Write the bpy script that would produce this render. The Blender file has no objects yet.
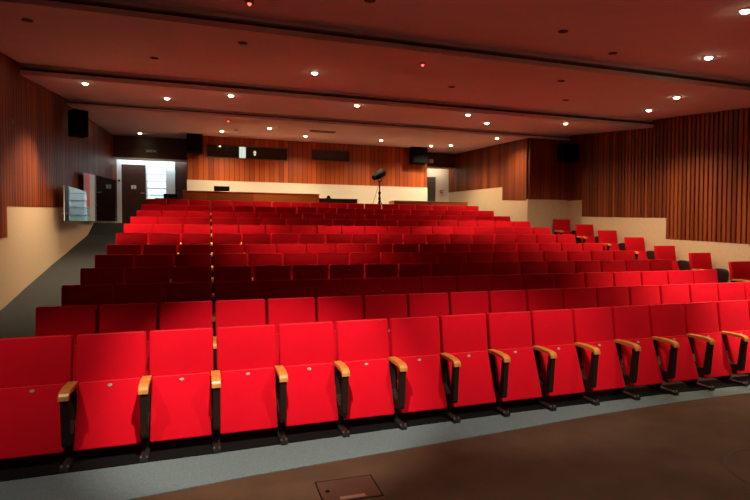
import bpy, bmesh, math, random
from math import radians as R, sin, cos, pi, atan
from mathutils import Vector, Matrix
random.seed(7)
S = bpy.context.scene
COL = S.collection
LIT = {}

# ------------------------------------------------------------------ materials
def mat(name, col, rough=.6, metal=0, emit=None, estr=0, var=0, scale=40, bump=0, bscale=200, spec=.5, sheen=0):
    m = bpy.data.materials.new(name); m.use_nodes = True
    nt = m.node_tree; b = nt.nodes['Principled BSDF']
    b.inputs['Base Color'].default_value = (*col, 1)
    b.inputs['Roughness'].default_value = rough
    b.inputs['Metallic'].default_value = metal
    b.inputs['Specular IOR Level'].default_value = spec
    if sheen:
        b.inputs['Sheen Weight'].default_value = sheen
        b.inputs['Sheen Tint'].default_value = (*[min(1, c * 1.5 + .05) for c in col], 1)
    if emit:
        b.inputs['Emission Color'].default_value = (*emit, 1)
        b.inputs['Emission Strength'].default_value = estr
    tc = nt.nodes.new('ShaderNodeTexCoord')
    if var:
        n = nt.nodes.new('ShaderNodeTexNoise'); n.inputs['Scale'].default_value = scale; n.inputs['Detail'].default_value = 6
        nt.links.new(tc.outputs['Object'], n.inputs['Vector'])
        r = nt.nodes.new('ShaderNodeValToRGB')
        r.color_ramp.elements[0].position = .3; r.color_ramp.elements[1].position = .7
        r.color_ramp.elements[0].color = (*[c * (1 - var) for c in col], 1)
        r.color_ramp.elements[1].color = (*[min(1, c * (1 + var)) for c in col], 1)
        nt.links.new(n.outputs['Fac'], r.inputs['Fac']); nt.links.new(r.outputs['Color'], b.inputs['Base Color'])
    if bump:
        n2 = nt.nodes.new('ShaderNodeTexNoise'); n2.inputs['Scale'].default_value = bscale; n2.inputs['Detail'].default_value = 3
        nt.links.new(tc.outputs['Object'], n2.inputs['Vector'])
        bp = nt.nodes.new('ShaderNodeBump'); bp.inputs['Strength'].default_value = bump; bp.inputs['Distance'].default_value = .01
        nt.links.new(n2.outputs['Fac'], bp.inputs['Height']); nt.links.new(bp.outputs['Normal'], b.inputs['Normal'])
    return m

def wood_boards(name, c0, c1, c2, axis, pitch, rough=.45, seed=0.):
    """Vertical timber boards: a tone per board (white noise on the board index) and long grain up the board."""
    m = bpy.data.materials.new(name); m.use_nodes = True
    nt = m.node_tree; b = nt.nodes['Principled BSDF']; L = nt.links; N = nt.nodes
    b.inputs['Roughness'].default_value = rough; b.inputs['Specular IOR Level'].default_value = .35
    tc = N.new('ShaderNodeTexCoord'); sp = N.new('ShaderNodeSeparateXYZ'); L.new(tc.outputs['Object'], sp.inputs[0])
    d = N.new('ShaderNodeMath'); d.operation = 'DIVIDE'; L.new(sp.outputs[axis], d.inputs[0]); d.inputs[1].default_value = pitch
    f = N.new('ShaderNodeMath'); f.operation = 'FLOOR'; L.new(d.outputs[0], f.inputs[0])
    a = N.new('ShaderNodeMath'); a.operation = 'ADD'; L.new(f.outputs[0], a.inputs[0]); a.inputs[1].default_value = seed
    w = N.new('ShaderNodeTexWhiteNoise'); w.noise_dimensions = '1D'; L.new(a.outputs[0], w.inputs['W'])
    mp = N.new('ShaderNodeMapping'); mp.inputs['Scale'].default_value = (60, 60, 2.2); L.new(tc.outputs['Object'], mp.inputs['Vector'])
    cb = N.new('ShaderNodeCombineXYZ'); L.new(w.outputs['Value'], cb.inputs[2])
    sc = N.new('ShaderNodeVectorMath'); sc.operation = 'MULTIPLY_ADD'; L.new(cb.outputs[0], sc.inputs[0]); sc.inputs[1].default_value = (9, 9, 9)
    L.new(mp.outputs['Vector'], sc.inputs[2])
    g = N.new('ShaderNodeTexNoise'); g.inputs['Scale'].default_value = 1; g.inputs['Detail'].default_value = 4; L.new(sc.outputs[0], g.inputs['Vector'])
    mx = N.new('ShaderNodeMath'); mx.operation = 'MULTIPLY_ADD'; L.new(g.outputs['Fac'], mx.inputs[0]); mx.inputs[1].default_value = .45
    mw = N.new('ShaderNodeMath'); mw.operation = 'MULTIPLY_ADD'; L.new(w.outputs['Value'], mw.inputs[0]); mw.inputs[1].default_value = .75; mw.inputs[2].default_value = -.1
    L.new(mw.outputs[0], mx.inputs[2])
    r = N.new('ShaderNodeValToRGB'); e = r.color_ramp.elements
    e[0].color = (*c0, 1); e[1].color = (*c2, 1); k = e.new(.5); k.color = (*c1, 1); e[0].position = .08; e[-1].position = .95
    L.new(mx.outputs[0], r.inputs['Fac']); L.new(r.outputs['Color'], b.inputs['Base Color'])
    return m

def glass_mat(name, tint=(.9, .95, .94)):
    m = bpy.data.materials.new(name); m.use_nodes = True
    nt = m.node_tree; N = nt.nodes; L = nt.links; N.remove(N['Principled BSDF'])
    t = N.new('ShaderNodeBsdfTransparent'); t.inputs[0].default_value = (*tint, 1)
    g = N.new('ShaderNodeBsdfGlossy'); g.inputs['Roughness'].default_value = .01
    f = N.new('ShaderNodeFresnel'); f.inputs['IOR'].default_value = 1.65
    x = N.new('ShaderNodeMixShader'); L.new(f.outputs[0], x.inputs[0]); L.new(t.outputs[0], x.inputs[1]); L.new(g.outputs[0], x.inputs[2])
    L.new(x.outputs[0], N['Material Output'].inputs['Surface'])
    return m

RED = mat('red_wool_fabric', (.64, .0012, .013), .92, bump=.25, bscale=900, spec=.15, var=.035, scale=9, sheen=.25)
ARM = mat('honey_oak', (.56, .225, .045), .38, var=.18, scale=18)
DARK = mat('black_lacquered_steel', (.012, .011, .011), .45)
BROWNP = mat('dark_brown_panel', (.018, .011, .008), .75, spec=.12)
PLATE = mat('silver_number_plate', (.50, .46, .42), .35)
LITEDGE = mat('painted_lit_edge_red', (.80, .016, .030), .8, spec=.2, sheen=.6)  # brighter red standing in for light caught along top edges
STEEL = mat('bright_steel', (.62, .60, .56), .3, 1)
SLAT = wood_boards('mahogany_battens', (.10, .017, .005), (.19, .037, .009), (.28, .062, .014), 1, .1)
SLATB = wood_boards('mahogany_battens_return', (.13, .024, .007), (.23, .048, .013), (.32, .075, .018), 0, .1, seed=31.)
BACKING = mat('dark_slot_backing', (.018, .006, .004), .8)
PLANK = wood_boards('orange_cedar_planks', (.26, .046, .007), (.40, .078, .010), (.52, .115, .015), 0, .155, seed=4.)
DADO = mat('pale_plywood_dado', (.60, .46, .31), .55, var=.13, scale=55)
DADOW = mat('cream_dado', (.70, .65, .54), .6, var=.05, scale=25)
CEIL = mat('ceiling_plaster', (.84, .72, .74), .85, var=.03, scale=3)
SLOT = mat('shadow_gap', (.03, .018, .016), .9)
CARPET = mat('charcoal_carpet', (.036, .038, .041), .95, var=.25, scale=160, bump=.3, bscale=500, spec=.1)
APRON = mat('grey_apron_carpet', (.115, .155, .165), .95, var=.22, scale=110, bump=.3, bscale=500, spec=.1)
BLACKF = mat('black_floor_strip', (.004, .004, .004), .9, spec=.1)
STAGE = mat('dark_brown_stage_boards', (.062, .034, .019), .7, spec=.2, var=.22, scale=2.5, bump=.05, bscale=30)
HATCHM = mat('hatch_brown', (.045, .025, .015), .5, var=.15, scale=6)
WHITE = mat('white_paint', (.78, .82, .83), .5)
WARMW = mat('warm_white_paint', (.70, .62, .50), .6)
DOORM = mat('dark_walnut_door', (.055, .020, .013), .4, var=.2, scale=9)
GREYD = mat('grey_door', (.07, .06, .055), .5)
BENCH = wood_boards('brown_desk_front', (.24, .055, .012), (.36, .085, .016), (.46, .12, .022), 0, 1.3, seed=2.)
BENCHD = mat('dark_desk_front', (.06, .018, .010), .5, var=.15, scale=8)
BLACK = mat('black_plastic', (.006, .006, .007), .8, spec=.08)
GRILLE = mat('black_speaker_grille', (.006, .006, .007), .95, bump=.4, bscale=1500, spec=.05)
GLASS = glass_mat('clear_glass')
DGLASS = glass_mat('booth_glass', (.55, .55, .5))
FRAMEM = mat('brown_window_frame', (.16, .07, .03), .5)
BOOTH = mat('dark_booth_lining', (.02, .018, .016), .8)
LAMP = mat('lamp_face', (.9, .85, .7), .4, emit=(1, .82, .52), estr=26)
UNLIT = mat('unlit_lamp_face', (.015, .01, .01), .5)
RING = mat('downlight_ring', (.42, .32, .28), .5)
REDLED = mat('red_indicator', (.6, .02, .02), .4, emit=(1, .04, .03), estr=9)
TUBE = mat('cool_lamp_tube', (.9, .9, .9), .4, emit=(.88, .97, 1), estr=7)
SCREEN = mat('bright_booth_panel', (.8, .85, .9), .5, emit=(.9, 1, 1), estr=2.6)
CALLP = mat('red_call_point', (.5, .02, .01), .4)
SIGNM = mat('dim_sign_face', (.05, .045, .04), .4)
SIGNT = mat('pale_sign_lettering', (.85, .82, .75), .6)
PALE = mat('pale_sign_plate', (.75, .70, .62), .5)
VENTM = mat('vent_metal', (.33, .23, .18), .6)

# ------------------------------------------------------------------ mesh helpers
def bx(bm, x0, x1, y0, y1, z0, z1):
    v = [bm.verts.new((x, y, z)) for x in (x0, x1) for y in (y0, y1) for z in (z0, z1)]
    q = [(0, 1, 3, 2), (4, 6, 7, 5), (0, 4, 5, 1), (2, 3, 7, 6), (0, 2, 6, 4), (1, 5, 7, 3)]
    for f in q: bm.faces.new([v[i] for i in f])
    return v
def box_bm(*a):
    bm = bmesh.new(); bx(bm, *a); return bm
def bevel(bm, w, seg=2):
    bmesh.ops.bevel(bm, geom=list(bm.edges), offset=w, segments=seg, profile=.5, affect='EDGES'); return bm
def cyl(bm, p, q, r, r2=None, n=12):
    p, q = Vector(p), Vector(q); d = q - p
    mtx = Matrix.Translation((p + q) / 2) @ d.to_track_quat('Z', 'Y').to_matrix().to_4x4()
    bmesh.ops.create_cone(bm, cap_ends=True, segments=n, radius1=r, radius2=r if r2 is None else r2, depth=d.length, matrix=mtx)
    return bm
def prism(bm, pts, x0, x1):
    """YZ polygon pushed along X."""
    a = [bm.verts.new((x0, y, z)) for y, z in pts]; b = [bm.verts.new((x1, y, z)) for y, z in pts]
    bm.faces.new(a); bm.faces.new(b[::-1]); n = len(pts)
    for i in range(n): bm.faces.new((a[i], b[i], b[(i + 1) % n], a[(i + 1) % n]))
    return bm
def slab(bm, pts, z0, z1):
    """XY polygon pushed along Z."""
    a = [bm.verts.new((x, y, z0)) for x, y in pts]; b = [bm.verts.new((x, y, z1)) for x, y in pts]
    bm.faces.new(a[::-1]); bm.faces.new(b); n = len(pts)
    for i in range(n): bm.faces.new((a[i], a[(i + 1) % n], b[(i + 1) % n], b[i]))
    return bm
def obj(name, bm, m, parent=None, smooth=False):
    bmesh.ops.recalc_face_normals(bm, faces=list(bm.faces))
    me = bpy.data.meshes.new(name); bm.to_mesh(me); bm.free(); me.materials.append(m)
    if smooth:
        me.polygons.foreach_set('use_smooth', [True] * len(me.polygons))
        try: me.set_sharp_from_angle(angle=R(40))
        except Exception: pass
    o = bpy.data.objects.new(name, me); COL.objects.link(o)
    if parent: o.parent = parent
    return o
def struct(name, bm, m, parent=None):
    o = obj(name, bm, m, parent)
    if not parent: o['kind'] = 'structure'
    return o
def tag(o, label, cat, group=None):
    o['label'] = label; o['category'] = cat
    if group: o['group'] = group
    return o
def thing(name, label, cat, loc, rot=(0, 0, 0), group=None):
    o = bpy.data.objects.new(name, None); COL.objects.link(o)
    o.location = loc; o.rotation_euler = rot; o.empty_display_size = .1
    return tag(o, label, cat, group)
def dup(root, loc, label, group, scale=None):
    r = root.copy(); COL.objects.link(r); r.location = loc; r['label'] = label; r['group'] = group
    if scale: r.scale = scale
    for ch in list(root.children):
        c = ch.copy(); COL.objects.link(c); c.parent = r
        for g in list(ch.children):
            d = g.copy(); COL.objects.link(d); d.parent = c
    return r
def text_bm(body, size, depth=.004):
    cu = bpy.data.curves.new('txt', 'FONT'); cu.body = body; cu.size = size; cu.extrude = depth; cu.align_x = 'CENTER'; cu.align_y = 'CENTER'
    t = bpy.data.objects.new('txt', cu); COL.objects.link(t)
    dg = bpy.context.evaluated_depsgraph_get(); me = bpy.data.meshes.new_from_object(t.evaluated_get(dg))
    bm = bmesh.new(); bm.from_mesh(me); bpy.data.objects.remove(t); bpy.data.curves.remove(cu); bpy.data.meshes.remove(me)
    bmesh.ops.rotate(bm, verts=bm.verts, cent=(0, 0, 0), matrix=Matrix.Rotation(pi / 2, 3, 'X'))
    return bm
ORD = ['first', 'second', 'third', 'fourth', 'fifth', 'sixth', 'seventh', 'eighth', 'ninth', 'tenth', 'eleventh', 'twelfth',
       'thirteenth', 'fourteenth', 'fifteenth', 'sixteenth', 'seventeenth', 'eighteenth']

# ------------------------------------------------------------------ the rake
ROWY = [4.786, 5.703, 6.615, 7.519, 8.417, 9.324, 10.224, 11.142, 12.03, 13.013, 13.916, 14.869]
ROWZ = [0, .139, .263, .400, .543, .678, .868, 1.047, 1.222, 1.393, 1.59, 1.789]
XL, XR, XB = -3.04, 10.45, 9.06          # left wall, right wall, inner right wall beyond the return
X0, P = .0436, .55
LAND = 2.12                                # landing behind the back row
YB = 17.0                                  # cedar back panel
YD = 18.6                                  # door walls

# floors
bm = bmesh.new(); bx(bm, XL, XR, -1.5, 4.9, -.12, 0); struct('floor', bm, STAGE)
edge = [(-3.04, 3.55), (-1.8, 3.68), (-.52, 3.80), (.28, 3.905), (1.28, 3.99), (2.52, 4.10), (3.75, 4.215), (4.86, 4.275), (5.83, 4.28), (7.2, 4.26), (8.8, 4.2), (10.45, 4.1)]
bm = bmesh.new(); slab(bm, edge + [(10.45, 5.15), (-3.04, 5.15)], 0.0, .006); struct('floor_carpet', bm, APRON)
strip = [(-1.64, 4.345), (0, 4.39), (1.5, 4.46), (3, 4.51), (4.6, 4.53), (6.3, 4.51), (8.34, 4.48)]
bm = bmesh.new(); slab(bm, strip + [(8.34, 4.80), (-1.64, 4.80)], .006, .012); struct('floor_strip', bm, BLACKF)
bm = bmesh.new(); bx(bm, -1.64, 8.34, 4.80, 5.153, .006, .012); struct('floor_strip_rear', bm, CARPET)
for r in range(1, 12):
    y0 = ROWY[r] - .55; y1 = (ROWY[r + 1] - .55) if r < 11 else 15.45
    struct('floor_tier', box_bm(-1.64, XR if y0 < 12.6 else XB, y0, y1, -.12, ROWZ[r]), CARPET)
bm = bmesh.new(); bx(bm, XL, XB, 15.45, YD + 3, 1.6, LAND); struct('floor_landing', bm, CARPET)
ramp = [(4.9, 0.006)] + [(ROWY[i] - .09, ROWZ[i]) for i in range(1, 12)] + [(15.45, LAND)]
bm = bmesh.new(); prism(bm, [(4.9, -.12)] + ramp + [(15.45, -.12)], XL, -1.64); struct('floor_ramp', bm, CARPET)

# ceiling: four sloping bays with a stepped shadow gap between them
prof = [(-1.5, 3.57), (6.5, 4.45), (6.5, 4.40), (6.5, 4.345), (6.5, 4.275), (10.1, 4.66), (10.1, 4.61), (10.1, 4.55), (10.1, 4.47),
        (13.2, 4.83), (13.2, 4.80), (13.2, 4.755), (13.2, 4.70), (18.9, 4.97)]
def ceil_z(y):
    for (a, za), (b, zb) in zip(prof, prof[1:]):
        if b > a and a <= y <= b: return za + (zb - za) * (y - a) / (b - a)
def ceil_slope(y):
    for (a, za), (b, zb) in zip(prof, prof[1:]):
        if b > a and a <= y <= b: return atan((zb - za) / (b - a))
full = [(-1.5, 3.57), (6.5, 4.45), (6.5, 4.405), (6.64, 4.405), (6.64, 4.345), (6.5, 4.345), (6.5, 4.275), (10.1, 4.66), (10.1, 4.615), (10.26, 4.615), (10.26, 4.55),
        (10.1, 4.55), (10.1, 4.47), (13.2, 4.83), (13.2, 4.80), (13.34, 4.80), (13.34, 4.755), (13.2, 4.755), (13.2, 4.70), (18.9, 4.97), (18.9, 5.2), (-1.5, 5.2)]
bm = bmesh.new(); prism(bm, full, XL - .1, XR + .1); struct('ceiling', bm, CEIL)
for i, (y, a, b) in enumerate(((6.62, 4.345, 4.405), (10.24, 4.55, 4.615), (13.32, 4.755, 4.80))):
    struct('trim_%d' % (i + 1), box_bm(XL, XR, y, y + .015, a + .002, b - .002), SLOT)

# ------------------------------------------------------------------ walls
def slat_wall(name, axis, plane, inward, spans, pitch, mt, gap=.16, shear=None):
    """battens of real depth on a dark backing; spans = (start, end, bottom z at start, at end, top function)."""
    b1 = bmesh.new(); b2 = bmesh.new()
    for a, b, z0, z1, top in spans:
        n = max(1, round((b - a) / pitch)); w = (b - a) / n
        for i in range(n):
            s = a + i * w; t = (s + w / 2 - a) / (b - a); zb = z0 + (z1 - z0) * t; zt = top(s + w / 2)
            lo, hi = s + w * gap, s + w * (1 - gap)
            p0, p1 = plane + inward * .012, plane + inward * .05
            if axis == 'Y': bx(b1, min(p0, p1), max(p0, p1), lo, hi, zb, zt)
            else: bx(b1, lo, hi, min(p0, p1), max(p0, p1), zb, zt)
        zt = max(top(a), top(b)) + .05; zb = min(z0, z1) - .6
        q0, q1 = plane - inward * .1, plane + inward * .012
        if axis == 'Y': bx(b2, min(q0, q1), max(q0, q1), a, b, zb, zt)
        else: bx(b2, a, b, min(q0, q1), max(q0, q1), zb, zt)
    for q in (b1, b2):
        if shear: turn(q)
    o = struct(name, b2, BACKING); obj('batten_cladding', b1, mt, o); return o
def turn(bm):
    for v in bm.verts: v.co.x += max(0, v.co.y - 13.15) * .17 / 5.45
    return bm
tz = lambda y: (ceil_z(y) or 4.9) - .004
# left: lower ramp stretch, then up to the doors
slat_wall('wall_left', 'Y', XL, 1, [(0, 9.42, 1.35, 1.755, tz), (9.42, 13.15, 2.245, 2.41, tz)], .12, SLAT, .05)
slat_wall('wall_left_rear', 'Y', XL, 1, [(13.15, YD, 2.41, 2.645, tz)], .12, SLAT, .05, True)
bm = bmesh.new(); prism(bm, [(0, -.1), (9.42, -.1), (9.42, 1.755), (0, 1.35)], XL - .08, XL + .042)
prism(bm, [(9.42, -.1), (13.15, -.1), (13.15, 2.41), (9.42, 2.245)], XL - .08, XL + .042)
struct('wall_left_dado', bm, DADO)
bm = bmesh.new(); prism(bm, [(13.15, -.1), (YD, -.1), (YD, 2.645), (13.15, 2.41)], XL - .08, XL + .042); struct('wall_left_rear_dado', turn(bm), DADO)
# right
slat_wall('wall_right', 'Y', XR, -1, [(0, 9.65, 1.30, 1.735, tz), (9.65, 12.6, 2.235, 2.365, tz), (12.6, 13.26, 2.85, 2.87, tz)], .108, SLAT)
bm = bmesh.new()
for a, b, z0, z1 in ((0, 9.65, 1.30, 1.735), (9.65, 12.6, 2.235, 2.365), (12.6, 13.26, 2.85, 2.87)):
    prism(bm, [(a, -.1), (b, -.1), (b, z1), (a, z0)], XR - .042, XR + .08)
struct('wall_right_dado', bm, DADO)
slat_wall('wall_right_return', 'X', 13.31, -1, [(XB, XR, 2.88, 2.90, lambda x: 4.70)], .1, SLATB, .1)
struct('wall_right_return_dado', box_bm(XB - .04, XR, 13.265, 13.4, -.1, 2.89), DADO)
slat_wall('wall_right_rear', 'Y', XB, -1, [(13.33, 14.66, 2.855, 2.945, tz), (14.66, YD, 3.37, 3.50, tz)], .12, SLAT, .05)
bm = bmesh.new()
for a, b, z0, z1 in ((13.33, 14.66, 2.855, 2.945), (14.66, YD, 3.37, 3.50)):
    prism(bm, [(a, -.1), (b, -.1), (b, z1), (a, z0)], XB - .042, XB + .08)
struct('wall_right_rear_dado', bm, DADO)

# cedar back panel of the control booth, with two window openings
W1 = (-.046, 2.436, 4.245, 4.615); W2 = (3.26, 4.526, 4.31, 4.635); BX0, BX1 = -.64, 7.40; BT = 4.885
bm = bmesh.new()
def panel_bits():
    zlo = 3.50
    cuts = [BX0, W1[0], W1[1], W2[0], W2[1], BX1]
    for i in range(5):
        a, b = cuts[i], cuts[i + 1]; w = {1: W1, 3: W2}.get(i)
        if w: yield a, b, zlo, w[2]; yield a, b, w[3], BT
        else: yield a, b, zlo, BT
for a, b, z0, z1 in panel_bits(): bx(bm, a, b, YB, YB + .1, z0, z1)
struct('wall_back', bm, PLANK)
bm = bmesh.new(); x = BX0 + .155 / 2
grooves = bmesh.new(); k = math.ceil(BX0 / .155)
while k * .155 < BX1:
    gx = k * .155; k += 1
    inw = W1 if W1[0] < gx < W1[1] else (W2 if W2[0] < gx < W2[1] else None)
    for z0, z1 in ([(3.5, inw[2] - .03), (inw[3] + .03, BT)] if inw else [(3.5, BT)]): bx(grooves, gx - .006, gx + .006, YB - .003, YB + .01, z0, z1)
bm.free(); struct('trim_4', grooves, BACKING)
struct('wall_back_dado', box_bm(BX0, BX1, YB - .04, YB + .1, LAND, 3.50), DADOW)
struct('wall_booth_left', box_bm(BX0, BX0 + .08, YB + .1, YD, LAND, 4.94), DOORM)
struct('wall_booth_right', box_bm(BX1 - .08, BX1, YB + .1, YD, LAND, 4.94), DOORM)
bm = bmesh.new(); bx(bm, BX0 + .08, BX1 - .08, YD - .1, YD, LAND, 4.94); bx(bm, BX0 + .08, BX1 - .08, YB + .1, YD - .1, 3.3, 3.4); struct('wall_booth_rear', bm, BOOTH)
def booth_window(n, w, mull=()):
    x0, x1, z0, z1 = w; t = .035
    bm = bmesh.new(); bx(bm, x0 - t, x0, YB - .02, YB + .1, z0 - t, z1 + t); bx(bm, x1, x1 + t, YB - .02, YB + .1, z0 - t, z1 + t)
    bx(bm, x0, x1, YB - .02, YB + .1, z0 - t, z0); bx(bm, x0, x1, YB - .02, YB + .1, z1, z1 + t)
    o = struct('window_%d' % n, bm, FRAMEM)
    obj('pane', box_bm(x0, x1, YB + .04, YB + .05, z0, z1), DGLASS, o)
booth_window(1, W1); booth_window(2, W2)
# the lit panel behind the first booth window
t = thing('light_panel', 'bright white panel glowing behind the longer control booth window', 'light panel', (1.04, YB + .22, 3.4))
obj('frame', box_bm(-.11, .11, .02, .06, 0, 1.42), WHITE, t)
obj('lit_face', box_bm(-.095, -.028, 0, .02, .78, 1.24), SCREEN, t); obj('lit_face', box_bm(-.012, .095, 0, .02, .78, 1.24), SCREEN, t)
t = thing('desk_lamp', 'small round lamp shining behind the longer control booth window', 'lamp', (1.44, YB + .35, 3.4))
bm = cyl(bmesh.new(), (0, 0, 0), (0, 0, 1.06), .012); cyl(bm, (0, 0, 0), (0, 0, .02), .08); obj('stem', bm, BLACK, t)
bm = bmesh.new(); bmesh.ops.create_uvsphere(bm, u_segments=16, v_segments=10, radius=.05, matrix=Matrix.Translation((0, 0, 1.1)))
obj('bulb', bm, mat('booth_bulb', (.9, .9, .85), .4, emit=(1, .9, .78), estr=2.2), t, True)

# left doorway
LX0 = -2.9
struct('wall_lintel_left', box_bm(LX0, BX0, 18.0, 18.14, 4.24, 4.925), DOORM)
struct('trim_5', box_bm(LX0, BX0, 17.98, 18.16, 4.19, 4.24), WHITE)
bm = bmesh.new()
bx(bm, LX0, -2.70, YD - .12, YD + .06, LAND, 4.94)
bx(bm, -2.70, -1.07, YD - .06, YD + .06, 4.09, 4.94)
bx(bm, -1.32, -1.07, YD - .10, YD + .06, LAND, 4.09)
struct('wall_doorway_left', bm, WHITE)
struct('wall_doorway_side', box_bm(-1.07, BX0, YD - .08, YD + .06, LAND, 4.94), DOORM)
d = struct('door_1', box_bm(-2.70, -1.975, YD - .04, YD + .01, LAND + .01, 4.09), DOORM)
bm = box_bm(-.075, -.01, -.006, 0, -.06, .06); bx(bm, .01, .075, -.006, 0, -.06, .06)
bx(bm, -.01, .01, -.006, 0, .02, .06); o = obj('sign_plate', bm, PALE, d); o.location = (-2.34, YD - .041, 3.36); o['label'] = 'small pale sign plate'
bm = cyl(bmesh.new(), (-2.03, YD - .04, 3.17), (-2.03, YD - .09, 3.17), .014); cyl(bm, (-2.03, YD - .09, 3.17), (-2.14, YD - .09, 3.17), .010); obj('door_handle', bm, STEEL, d)
bm = bmesh.new(); bx(bm, -1.975, -1.93, YD - .05, YD + .01, LAND + .01, 4.09); bx(bm, -1.36, -1.32, YD - .05, YD + .01, LAND + .01, 4.09)
bx(bm, -1.93, -1.36, YD - .05, YD + .01, 4.05, 4.09); bx(bm, -1.93, -1.36, YD - .05, YD + .01, LAND + .01, LAND + .12)
d = struct('door_2', bm, WHITE); obj('pane', box_bm(-1.93, -1.36, YD - .02, YD - .01, LAND + .12, 4.05), GLASS, d)
# lit lobby beyond the glazed door
bm = bmesh.new(); bx(bm, -3.4, -.2, YD + 2.4, YD + 2.5, LAND, 4.6); bx(bm, -3.5, -3.4, YD + .06, YD + 2.5, LAND, 4.6); bx(bm, -.2, -.1, YD + .06, YD + 2.5, LAND, 4.6); bx(bm, -3.4, -.2, YD + .06, YD + 2.5, 4.6, 4.7)
struct('wall_lobby', bm, WHITE)
bm = bmesh.new()
for i in range(8): bx(bm, -3.4, -.2, YD + 2.38, YD + 2.4, LAND + .12 + i * .26, LAND + .137 + i * .26)
struct('trim_6', bm, mat('grey_rail', (.16, .19, .19), .6))
bm = cyl(bmesh.new(), (-2.6, YD + .3, 3.82), (-2.6, YD + .26, 3.82), .03)
bm.free()
t = thing('exit_sign', 'small dim exit sign on the lintel over the left doorway', 'sign', (-1.74, 17.99, 4.47))
obj('housing', box_bm(-.2, .2, -.03, .008, -.075, .075), SIGNM, t)
b = text_bm('SAIDA', .11); bmesh.ops.translate(b, verts=b.verts, vec=(0, -.033, 0)); obj('lettering', b, SIGNT, t)
t = thing('door_button', 'small dark round button on the white left door jamb', 'button', (-2.76, YD - .122, 3.55))
b = cyl(bmesh.new(), (0, .006, 0), (0, -.012, 0), .035, n=16); obj('rosette', b, DARK, t)
b = cyl(bmesh.new(), (0, -.012, 0), (0, -.022, 0), .018, n=16); obj('push_knob', b, BLACK, t)
# right doorway
struct('wall_lintel_right', box_bm(BX1, XB - .05, 18.0, 18.14, 4.40, 4.925), DOORM)
struct('trim_7', box_bm(BX1, XB - .05, 17.98, 18.16, 4.35, 4.40), WARMW)
struct('wall_doorway_right', box_bm(BX1, XB, YD - .02, YD + .08, LAND, 4.94), WARMW)
d = struct('door_3', box_bm(7.86, 8.43, YD - .06, YD - .02, LAND, 4.08), GREYD)
bm = cyl(bmesh.new(), (7.98, YD - .06, 3.05), (7.98, YD - .1, 3.05), .014); cyl(bm, (7.98, YD - .1, 3.05), (8.10, YD - .1, 3.05), .010); obj('door_handle', bm, STEEL, d)
t = thing('fire_call_point', 'small red fire call point on the pale wall right of the rear door', 'alarm button', (8.69, YD - .02, 3.52))
obj('housing', bevel(box_bm(-.06, .06, -.05, .006, -.06, .06), .008), CALLP, t); obj('press_plate', box_bm(-.03, .03, -.055, -.05, -.03, .03), PALE, t)
t = thing('emergency_light', 'small pale emergency light box on the lintel beside the right panel speaker', 'emergency light', (7.98, 18.0, 4.60))
obj('housing', bevel(box_bm(-.09, .09, -.06, 0, -.075, .075), .01), mat('pale_box', (.55, .5, .46), .5), t); obj('diffuser', box_bm(-.07, .07, -.064, -.06, -.05, .05), PALE, t)

# ------------------------------------------------------------------ seats
def make_seat():
    root = thing('auditorium_seat', '', 'seat', (0, 0, 0))
    def sheared(bm, y_top, z_top, y_bot, z_bot):
        for v in bm.verts:
            t = (v.co.z - z_bot) / (z_top - z_bot); v.co.y += y_bot + (y_top - y_bot) * t
        return bm
    # backrest: upholstered block with a soft crown
    bm = bevel(box_bm(-.26, .26, 0, .075, .57, .962), .016, 3)
    bk = obj('backrest', sheared(bm, 0, .962, -.05, .57), RED, root, True)
    obj('lit_edge_strip', bevel(box_bm(-.247, .247, -.0015, .012, .953, .9655), .004, 2), LITEDGE, bk, True)  # painted highlight strip on the backrest's top edge
    bm = bevel(box_bm(-.235, .235, .076, .09, .36, .93), .006, 1)
    obj('back_shell', sheared(bm, 0, .962, -.055, .592), BROWNP, root)
    # tipped-up seat pad
    bm = bmesh.new()
    v = bx(bm, -.236, .236, 0, .085, .095, .592)
    for q in v:
        if q.co.z < .3: q.co.x *= 1.035
        else: q.co.y = max(q.co.y, 0) * .42
    bevel(bm, .017, 3)
    pad = obj('seat_pad', sheared(bm, -.088, .592, -.252, .095), RED, root, True)
    obj('lit_edge_strip', bevel(box_bm(-.224, .224, -.0905, -.078, .583, .5955), .004, 2), LITEDGE, pad, True)  # painted highlight strip on the pad's top edge
    bm = cyl(bmesh.new(), (0, 0, 0), (0, -.006, 0), .014, n=14); bmesh.ops.scale(bm, vec=(1.25, 1, .8), verts=bm.verts)
    bmesh.ops.translate(bm, verts=bm.verts, vec=(0, -.100, .560)); obj('number_plate', bm, PLATE, pad)
    return root
def arm_parts(root, x):
    prof = [(-.058, .572), (-.058, .602), (-.20, .606), (-.33, .600), (-.362, .590), (-.380, .568), (-.386, .535), (-.372, .533), (-.360, .560), (-.335, .572)]
    bm = bevel(prism(bmesh.new(), prof, x - .037, x + .037), .004, 1); obj('armrest', bm, ARM, root)
    pp = [(-.33, .571), (-.356, .560), (-.372, .525), (-.345, .20), (-.335, .17), (-.19, .15), (-.16, .03), (-.08, .03), (-.06, .2), (-.055, .571), (-.09, .571), (-.105, .30), (-.20, .225), (-.285, .235), (-.315, .54)]
    bm = bevel(prism(bmesh.new(), pp, x - .026, x + .026), .003, 1); obj('side_panel', bm, BROWNP, root)
    bm = bmesh.new(); bx(bm, x - .03, x + .03, -.39, .02, 0.0, .03)
    ft = obj('foot', bm, DARK, root)
    for s in (-.021, .021): obj('bolt_head', cyl(bmesh.new(), (x + s, -.365, .03), (x + s, -.365, .046), .009, n=8), STEEL, ft)
    bm = bmesh.new()
    cyl(bm, (x - .034, -.13, .22), (x + .034, -.13, .22), .011, n=8)
    obj('hinge_pin', bm, STEEL, root)
seat0 = make_seat(); arm_parts(seat0, P / 2)
end0 = dup(seat0, (0, 0, 0), '', ''); arm_parts(end0, -P / 2)          # a seat that closes a row on its left
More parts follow.
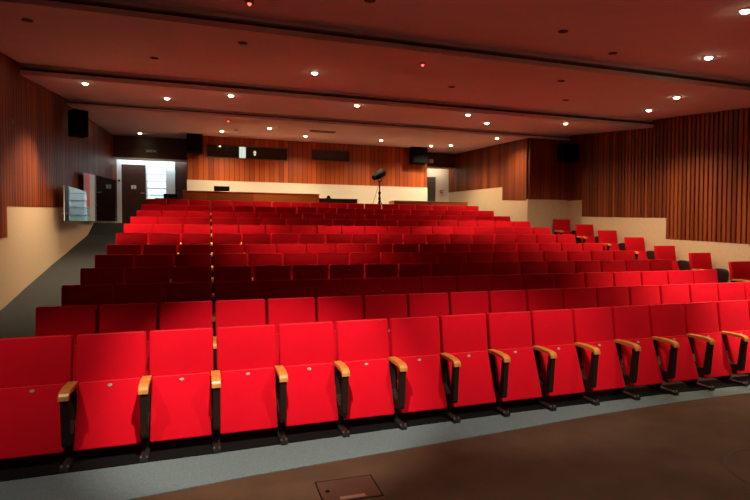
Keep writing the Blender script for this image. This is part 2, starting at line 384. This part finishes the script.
def base_z(r): return ROWZ[r] + (.012 if r == 0 else 0)
single0 = make_seat(); arm_parts(single0, -P / 2)                       # a lone seat: dark solid panel on its wall side
bm = bevel(prism(bmesh.new(), [(-.06, .03), (-.055, .52), (-.08, .585), (-.14, .61), (-.28, .61), (-.34, .59), (-.375, .55), (-.38, .50), (-.33, .18), (-.22, .03)], P / 2 - .035, P / 2 + .035), .012, 2); obj('end_panel', bm, DARK, single0, True)
obj('foot', box_bm(P / 2 - .03, P / 2 + .03, -.39, .02, 0, .03), DARK, single0)
used = set()
def place(src, loc, label, group, scale=None):
    if src.name not in used:
        used.add(src.name); src.location = loc; src['label'] = label; src['group'] = group
        if scale: src.scale = scale
        return src
    return dup(src, loc, label, group, scale)
RN = ['front', 'second', 'third', 'fourth', 'fifth', 'sixth', 'seventh', 'eighth', 'ninth', 'tenth', 'eleventh', 'twelfth and rearmost']
for r in range(12):
    for i in range(18):
        x = X0 + (i - 3 + .5) * P
        if i < 9 or r < 2: where = ('leftmost, by the left aisle' if i == 0 else ORD[i] + ' from the left aisle')
        else: where = 'rightmost, by the right aisle' if i == 17 else ORD[17 - i] + ' from the right aisle'
        lab = 'red tip-up seat in the %s row, %s' % (RN[r], where)
        skew = {0: .014, 1: .005}.get(r, 0)                              # the two front rows sit a touch askew to the stage
        o = place(end0 if i == 0 else seat0, (x, ROWY[r] + (x - 1.3) * skew, base_z(r)), lab, 'red tip-up seats of the main block')
        o.rotation_euler = (0, 0, atan(skew))
# single seats against the right wall, beyond the aisle
names = ['nearest the stage', 'second nearest the stage', 'third nearest the stage', 'fourth and middle one', 'third from the back', 'second from the back', 'farthest back']
for n, r in enumerate(range(3, 10)):
    place(single0, (10.06, ROWY[r], base_z(r)), 'lone red tip-up seat against the right wall, %s' % names[n], 'lone seats along the right wall', (1.09, 1, .935))

# ------------------------------------------------------------------ ceiling fittings
def downlight(x, y, lit, label, energy=0, col=(1, .76, .47), size=100, grp='lit downlights'):
    z = ceil_z(y); t = thing('downlight' if lit else 'ceiling_fitting', label, 'downlight' if lit else 'ceiling fitting', (x, y, z), (ceil_slope(y), 0, 0), grp)
    bm = bmesh.new(); n = 20; ro, ri = (.075, .052) if lit else (.06, .045)
    A = [bm.verts.new((ro * cos(2 * pi * i / n), ro * sin(2 * pi * i / n), .002)) for i in range(n)]
    B = [bm.verts.new((ro * cos(2 * pi * i / n), ro * sin(2 * pi * i / n), -.010)) for i in range(n)]
    Cc = [bm.verts.new((ri * cos(2 * pi * i / n), ri * sin(2 * pi * i / n), -.012)) for i in range(n)]
    D = [bm.verts.new((ri * cos(2 * pi * i / n), ri * sin(2 * pi * i / n), -.004)) for i in range(n)]
    for i in range(n):
        j = (i + 1) % n
        for a, b in ((A, B), (B, Cc), (Cc, D)): bm.faces.new((a[i], a[j], b[j], b[i]))
    obj('trim_ring', bm, RING if lit else UNLIT, t)
    bm = cyl(bmesh.new(), (0, 0, -.003), (0, 0, -.009), ri, n=20); 
    if lit: bmesh.ops.create_uvsphere(bm, u_segments=18, v_segments=10, radius=.048, matrix=Matrix.Translation((0, 0, -.012)) @ Matrix.Diagonal((1, 1, .55, 1)))
    obj('lamp_face' if lit else 'dark_lens', bm, LAMP if lit else UNLIT, t, True)
    if lit and energy:
        l = bpy.data.lights.new('downlight_lamp', 'SPOT'); l.energy = energy; l.color = col; l.spot_size = R(size); l.spot_blend = 1.0; l.shadow_soft_size = .045; l.energy *= ES
        o = bpy.data.objects.new('downlight_lamp', l); COL.objects.link(o); o.location = (x, y, z - .03)
    return t
ES = 6.2
LITS = [  # x, y, energy, where
    (-2.09, 10.45, 330, 'leftmost of those just behind the middle ceiling beam, near the left wall'),
    (.42, 10.45, 150, 'second from left just behind the middle ceiling beam'),
    (2.94, 10.40, 150, 'third from left just behind the middle ceiling beam'),
    (5.53, 10.45, 130, 'fourth from left just behind the middle ceiling beam'),
    (8.21, 10.55, 115, 'rightmost of those just behind the middle ceiling beam'),
    (-.82, 11.64, 110, 'left one in front of the rearmost ceiling beam'),
    (6.71, 11.66, 110, 'right one in front of the rearmost ceiling beam'),
    (1.68, 8.51, 150, 'on its own between the front and middle ceiling beams'),
    (9.10, 8.93, 150, 'nearest the right wall in front of the middle ceiling beam'),
    (8.27, 7.48, 150, 'just behind the front ceiling beam at the right'),
    (6.80, 5.63, 150, 'in front of the front ceiling beam at the upper right'),
    (8.22, 13.69, 90, 'just behind the rearmost ceiling beam at the right'),
    (1.61, 14.60, 90, 'over the rear rows left of the ceiling vent'),
    (7.69, 15.71, 90, 'over the right rear aisle'),
    (5.19, 15.56, 100, 'above the tripod lamp in the rear bay'),
    (7.15, 16.11, 70, 'beside the right panel speaker'),
    (2.81, 15.70, 110, 'left of the ceiling vent close to the cedar panel'),
    (.37, 15.73, 110, 'above the longer booth window'),
    (-1.98, 17.19, 8, 'dim one before the left doorway'),
    (5.39, 4.05, 60, 'nearest the stage at the top right of the ceiling')]
for x, y, e, w in LITS:
    downlight(x, y, True, 'lit recessed downlight, ' + w, e * (1.5 if y < 13 and abs(x - 3.7) < 4.3 else 1), size=150 if y > 14 else (154 if abs(x - 8.21) < .02 else (96 if x < -2 else (122 if abs(x - 3.7) > 4.3 else 70))))
for x, y, w in [(-2.04, 7.17, 'at the far left near the wall'), (-.78, 8.62, 'second from left'), (.44, 7.10, 'over the left rows behind the front beam'), (4.19, 5.45, 'in front of the front beam, left of its pair'),
                (5.48, 6.03, 'against the front beam, right of its pair'), (1.66, 5.37, 'at the top edge before the front beam'), (5.54, 7.24, 'behind the front beam right of centre'), (6.8, 8.74, 'before the middle beam right of centre'),
                (4.21, 8.58, 'before the middle beam at the centre'), (.75, 15.36, 'above the longer booth window')]:
    downlight(x, y, False, 'small unlit dark ceiling fitting, ' + w, grp='unlit ceiling fittings')
def detector(x, y, label):
    z = ceil_z(y); t = thing('smoke_detector', label, 'detector', (x, y, z), (ceil_slope(y), 0, 0), 'detectors with red lights')
    obj('base', cyl(bmesh.new(), (0, 0, .001), (0, 0, -.03), .05, .042, 18), RING, t)
    bm = bmesh.new(); bmesh.ops.create_uvsphere(bm, u_segments=12, v_segments=8, radius=.02, matrix=Matrix.Translation((0, -.02, -.036))); obj('indicator_lamp', bm, REDLED, t, True)
detector(3.0, 7.09, 'ceiling detector with a red light just behind the front beam')
detector(.44, 5.94, 'ceiling detector with a red light at the top edge of the ceiling')
detector(.48, 13.74, 'ceiling detector with a faint red light over the rear rows')
t = thing('ceiling_vent', 'flat rectangular air vent in the rear ceiling bay', 'vent', (3.1, 14.58, ceil_z(14.58)), (ceil_slope(14.58), 0, 0))
bm = bmesh.new(); bx(bm, -.36, .36, -.13, -.11, -.02, .001); bx(bm, -.36, .36, .11, .13, -.02, .001); bx(bm, -.36, -.34, -.11, .11, -.02, .001); bx(bm, .34, .36, -.11, .11, -.02, .001); obj('frame', bm, VENTM, t)
bm = bmesh.new()
for i in range(6): bx(bm, -.34, .34, -.10 + i * .036, -.085 + i * .036, -.015, .0)
obj('slats', bm, VENTM, t)

# ------------------------------------------------------------------ loudspeakers
def speaker(loc, w, d, h, label, rotz=0, grp='black wall loudspeakers'):
    t = thing('wall_speaker', label, 'loudspeaker', loc, (0, 0, rotz), grp)
    obj('cabinet', bevel(box_bm(-w / 2, w / 2, -d + .012, 0, -h / 2, h / 2), .012), BLACK, t)
    obj('grille', bevel(box_bm(-w / 2 + .02, w / 2 - .02, -d - .004, -d + .014, -h / 2 + .02, h / 2 - .02), .004, 1), GRILLE, t)
    bm = bmesh.new(); bx(bm, -.05, .05, 0, .05, -.09, .09); obj('bracket', bm, DARK, t)
speaker((-.405, 16.95, 4.62), .46, .30, .60, 'black loudspeaker mounted at the left end of the cedar panel')
speaker((6.98, 16.95, 4.61), .58, .30, .60, 'black loudspeaker mounted at the right end of the cedar panel')
speaker((-2.80, 12.95, 4.23), .30, .32, .56, 'black loudspeaker high on the left side wall', R(35))
speaker((10.13, 13.0, 4.24), .60, .28, .52, 'black loudspeaker high on the right wall near its corner')

# ------------------------------------------------------------------ rear desks and what stands on them
def desk(name, label, x0, x1, y, ztop, m):
    t = thing(name, label, 'desk', ((x0 + x1) / 2, y, LAND)); w = (x1 - x0) / 2; h = ztop - LAND
    obj('front_panel', box_bm(-w, w, 0, .035, 0, h - .03), m, t)
    obj('desk_top', bevel(box_bm(-w - .01, w + .01, -.02, .5, h - .03, h), .006, 1), m, t)
    for s in (-1, 1): obj('end_panel', box_bm(s * w - (.03 if s > 0 else 0), s * w + (0 if s > 0 else .03), .035, .48, 0, h - .03), m, t)
desk('rear_desk', 'long brown wooden desk behind the rear row under the cream dado', -.70, 3.21, 15.6, 3.06, BENCH)
desk('rear_desk', 'darker low desk behind the rear row, left of the tripod', 3.23, 4.43, 15.62, 2.935, BENCHD)
desk('rear_desk', 'long brown desk behind the rear row at the right, before the grey door', 5.65, 8.27, 15.6, 2.92, BENCH)
desk('rear_desk', 'low desk behind the rear row in front of the left doorway', -1.42, -.73, 15.6, 2.83, BENCHD)
t = thing('laptop', 'closed-looking black laptop on the low desk before the left doorway', 'laptop', (-1.03, 15.78, 2.83))
t['label'] = 'black laptop on the low desk before the left doorway'
obj('base', bevel(box_bm(-.18, .18, -.11, .13, 0, .02), .004, 1), BLACK, t); bm = bevel(box_bm(-.18, .18, -.13, -.118, .015, .125), .003, 1); obj('lid', bm, BLACK, t)
t = thing('monitor', 'small black monitor on the long left desk against the cream dado', 'monitor', (.36, 15.78, 3.06))
obj('foot', box_bm(-.1, .1, -.05, .1, 0, .012), BLACK, t); obj('stem', box_bm(-.02, .02, .02, .04, .01, .08), BLACK, t); obj('screen_housing', bevel(box_bm(-.22, .22, -.02, .02, .02, .165), .006, 1), BLACK, t)
t = thing('desk_microphone', 'small black knob-like device on the darker low desk', 'device', (3.55, 15.8, 2.935))
obj('base', bevel(box_bm(-.08, .08, -.06, .06, 0, .02), .005, 1), BLACK, t); bm = bmesh.new(); bmesh.ops.create_uvsphere(bm, u_segments=14, v_segments=8, radius=.055, matrix=Matrix.Translation((0, 0, .05))); obj('capsule', bm, BLACK, t, True)
# tripod and lamp head
TX, TY = 5.13, 15.52
t = thing('tripod_stand', 'black tripod stand behind the rear row in the gap between desks', 'tripod', (TX, TY, LAND))
bm = cyl(bmesh.new(), (0, 0, .35), (0, 0, 1.05), .028); cyl(bm, (0, 0, 1.0), (0, 0, 1.37), .02); obj('pole', bm, BLACK, t)
for a in (90, 205, 335): obj('leg', cyl(bmesh.new(), (0, 0, .85), (.33 * cos(R(a)), .33 * sin(R(a)), .01), .012), BLACK, t)
bm = cyl(bmesh.new(), (0, 0, .98), (0, 0, 1.06), .045); obj('collar', bm, BLACK, t); obj('collar', cyl(bmesh.new(), (0, 0, .80), (0, 0, .88), .042), BLACK, t)
obj('brace', cyl(bmesh.new(), (-.05, -.02, 1.22), (-.30, -.02, .45), .006), BLACK, t)
t = thing('stage_spotlight', 'black spotlight head tilted on top of the tripod', 'spotlight', (TX - .03, TY, LAND + 1.37))
bm = bmesh.new(); cyl(bm, (.15, .10, .30), (-.08, -.08, .17), .135, .125, 18); cyl(bm, (-.08, -.08, .17), (-.22, -.19, .10), .12, .075, 18); obj('lamp_housing', bm, BLACK, t, True)
bm = bmesh.new(); bx(bm, -.03, .09, -.03, .03, 0, .03); bx(bm, -.03, -.01, -.02, .02, .03, .12); bx(bm, .07, .09, -.02, .02, .03, .14); obj('yoke', bm, DARK, t)

# glass balustrade beside the left landing
def glass_panel(label, y0, y1, zb0, zb1, z0, z1, rz=0):
    t = thing('glass_guard', label, 'glass panel', (-2.80, (y0 + y1) / 2, zb0), (0, 0, rz), 'glass guards on the left wall'); h = (y1 - y0) / 2
    obj('pane', prism(bmesh.new(), [(-h, 0), (h, zb1 - zb0), (h, z1 - zb0), (-h, z0 - zb0)], -.006, .006), GLASS, t)
    bm = bmesh.new()
    for yy in (-h + .25, h - .25):
        cyl(bm, (-.006, yy, .16), (-.10, yy, .16), .018); cyl(bm, (.006, yy, .16), (.014, yy, .16), .026)
    obj('standoff', bm, STEEL, t)
    ed = mat('glass_edge', (.75, .85, .83), .3) if 'glass_edge' not in bpy.data.materials else bpy.data.materials['glass_edge']
    obj('polished_edge', box_bm(-.007, .007, -h - .012, -h, 0, z0 - zb0), ed, t)
BANDR = mat('red_glass_band', (.95, .06, .07), .4); BANDW = mat('white_glass_band', (.8, .82, .82), .4)  # flat red and white for the bands on the taller guard
glass_panel('lower clear glass guard on the left side wall, reflecting the bright doorway', 11.95, 13.95, 2.085, 2.12, 2.80, 2.84)
glass_panel('taller clear glass guard near the left door jamb, striped red and white', 14.0, 17.9, 2.13, 2.23, 3.30, 3.50, R(-1.79))
PN = [c for c in bpy.data.objects if c.name.startswith('pane') and c.parent and c.parent.name == 'glass_guard.001'][0]
obj('red_band', prism(bmesh.new(), [(-1.94, .35), (-1.42, .35), (-1.42, 1.19), (-1.94, 1.165)], .0062, .0072), BANDR, PN)
obj('white_band', prism(bmesh.new(), [(-1.42, .01), (-.93, .02), (-.93, 1.215), (-1.42, 1.19)], .0062, .0072), BANDW, PN)
t = thing('wall_button', 'small round metal fitting on the left battened wall', 'wall fitting', (XL + .05, 9.66, 3.59), (0, 0, 0))
obj('rosette', cyl(bmesh.new(), (0, 0, 0), (.012, 0, 0), .045, n=18), RING, t); obj('knob', cyl(bmesh.new(), (.012, 0, 0), (.03, 0, 0), .022, n=14), STEEL, t)

# stage floor hatch and ring
t = thing('floor_hatch', 'square access hatch set in the dark stage floor', 'hatch', (.93, 3.50, 0), (0, 0, R(-1)))
bm = bmesh.new(); w, d, g = .205, .155, .008
for a in ((-w - g, -w, -d - g, d + g), (w, w + g, -d - g, d + g), (-w, w, -d - g, -d), (-w, w, d, d + g)): bx(bm, *a, .0, .003)
obj('frame', bm, BLACKF, t); obj('lid', box_bm(-w + .003, w - .003, -d + .003, d - .003, 0, .004), HATCHM, t)
bm = bmesh.new(); bx(bm, -.09, .09, -d + .01, -d + .05, .004, .009); obj('handle', bm, mat('worn_brass', (.30, .22, .15), .45, .6), t)
bm = cyl(bmesh.new(), (-.15, .0, .004), (-.15, .0, .007), .016, n=14); obj('lock', bm, BLACKF, t)
bm = bmesh.new(); n = 64
ra = [[bm.verts.new((r_ * cos(2 * pi * i / n), r_ * sin(2 * pi * i / n), .003)) for i in range(n)] for r_ in (.52, .535)]
for i in range(n): bm.faces.new((ra[0][i], ra[0][(i + 1) % n], ra[1][(i + 1) % n], ra[1][i]))
o = struct('trim_8', bm, mat('ring_inlay', (.035, .02, .012), .7)); o.location = (4.25, 2.62, 0)

# ------------------------------------------------------------------ lights
def spot(name, loc, target, energy, size, blend=.4, col=(1, .86, .70), soft=.06):
    l = bpy.data.lights.new(name, 'SPOT'); l.energy = energy; l.color = col; l.spot_size = R(size); l.spot_blend = blend; l.shadow_soft_size = soft
    o = bpy.data.objects.new(name, l); COL.objects.link(o); o.location = loc
    o.rotation_euler = (Vector(target) - Vector(loc)).to_track_quat('-Z', 'Y').to_euler(); return o
spot('front_spot', (.30, 2.35, 3.85), (.50, 4.60, .40), 900, 44, .6)
spot('front_spot', (-2.0, 2.6, 3.8), (-1.2, 4.6, .30), 240, 42, .8)
spot('front_spot', (3.0, 2.7, 3.9), (3.1, 4.7, .35), 350, 46, .8)
spot('front_spot', (7.2, 3.0, 3.95), (7.3, 5.3, .6), 850, 56, .8)
spot('stage_floor_fill', (2.6, 1.2, 3.75), (2.8, 2.6, 0), 330, 96, .5)  # fill spot added to brighten the stage floor
def area(name, loc, target, energy, sx, sy, col):
    l = bpy.data.lights.new(name, 'AREA'); l.shape = 'RECTANGLE'; l.size = sx; l.size_y = sy; l.energy = energy; l.color = col
    o = bpy.data.objects.new(name, l); COL.objects.link(o); o.location = loc
    o.rotation_euler = (Vector(target) - Vector(loc)).to_track_quat('-Z', 'Y').to_euler(); return o
area('lobby_light', (-1.8, YD + 1.2, 4.55), (-1.8, YD + 1.2, 2), 95, 2.2, 1.2, (.93, 1, 1))
area('doorway_light_left', (-1.75, 18.25, 4.3), (-1.75, YD, 3.2), 11, 2.0, .08, (.85, .95, 1))
area('doorway_light_right', (8.2, 18.25, 4.5), (8.2, YD, 3.2), 8, 1.2, .08, (1, .82, .6))

w = bpy.data.worlds.new('World'); S.world = w; w.use_nodes = True
w.node_tree.nodes['Background'].inputs[0].default_value = (.5, .35, .3, 1); w.node_tree.nodes['Background'].inputs[1].default_value = .004

# ------------------------------------------------------------------ camera
cam = bpy.data.cameras.new('camera'); co = bpy.data.objects.new('camera', cam); COL.objects.link(co)
cam.sensor_width = 36; cam.lens = 516.5 * 36 / 750; cam.clip_start = .05
yaw, pit, rol = R(17.801), R(1.62), R(.141)
fwd = Vector((sin(yaw) * cos(pit), cos(yaw) * cos(pit), -sin(pit))); right0 = Vector((cos(yaw), -sin(yaw), 0)); up0 = right0.cross(fwd)
right = right0 * cos(rol) + up0 * sin(rol); up = up0 * cos(rol) - right0 * sin(rol)
ROLLSIGN = 1
M = Matrix((right, up, -fwd)).transposed().to_4x4(); M.translation = (0, 0, 1.8); co.matrix_world = M
S.camera = co
S.view_settings.view_transform = 'Standard'; S.view_settings.look = 'None'; S.view_settings.exposure = .12; S.view_settings.gamma = 1; S.view_settings.use_curve_mapping = False
S.cycles.use_denoising = True; S.cycles.max_bounces = 8; S.cycles.diffuse_bounces = 5; S.cycles.transparent_max_bounces = 12; S.cycles.sample_clamp_indirect = 10
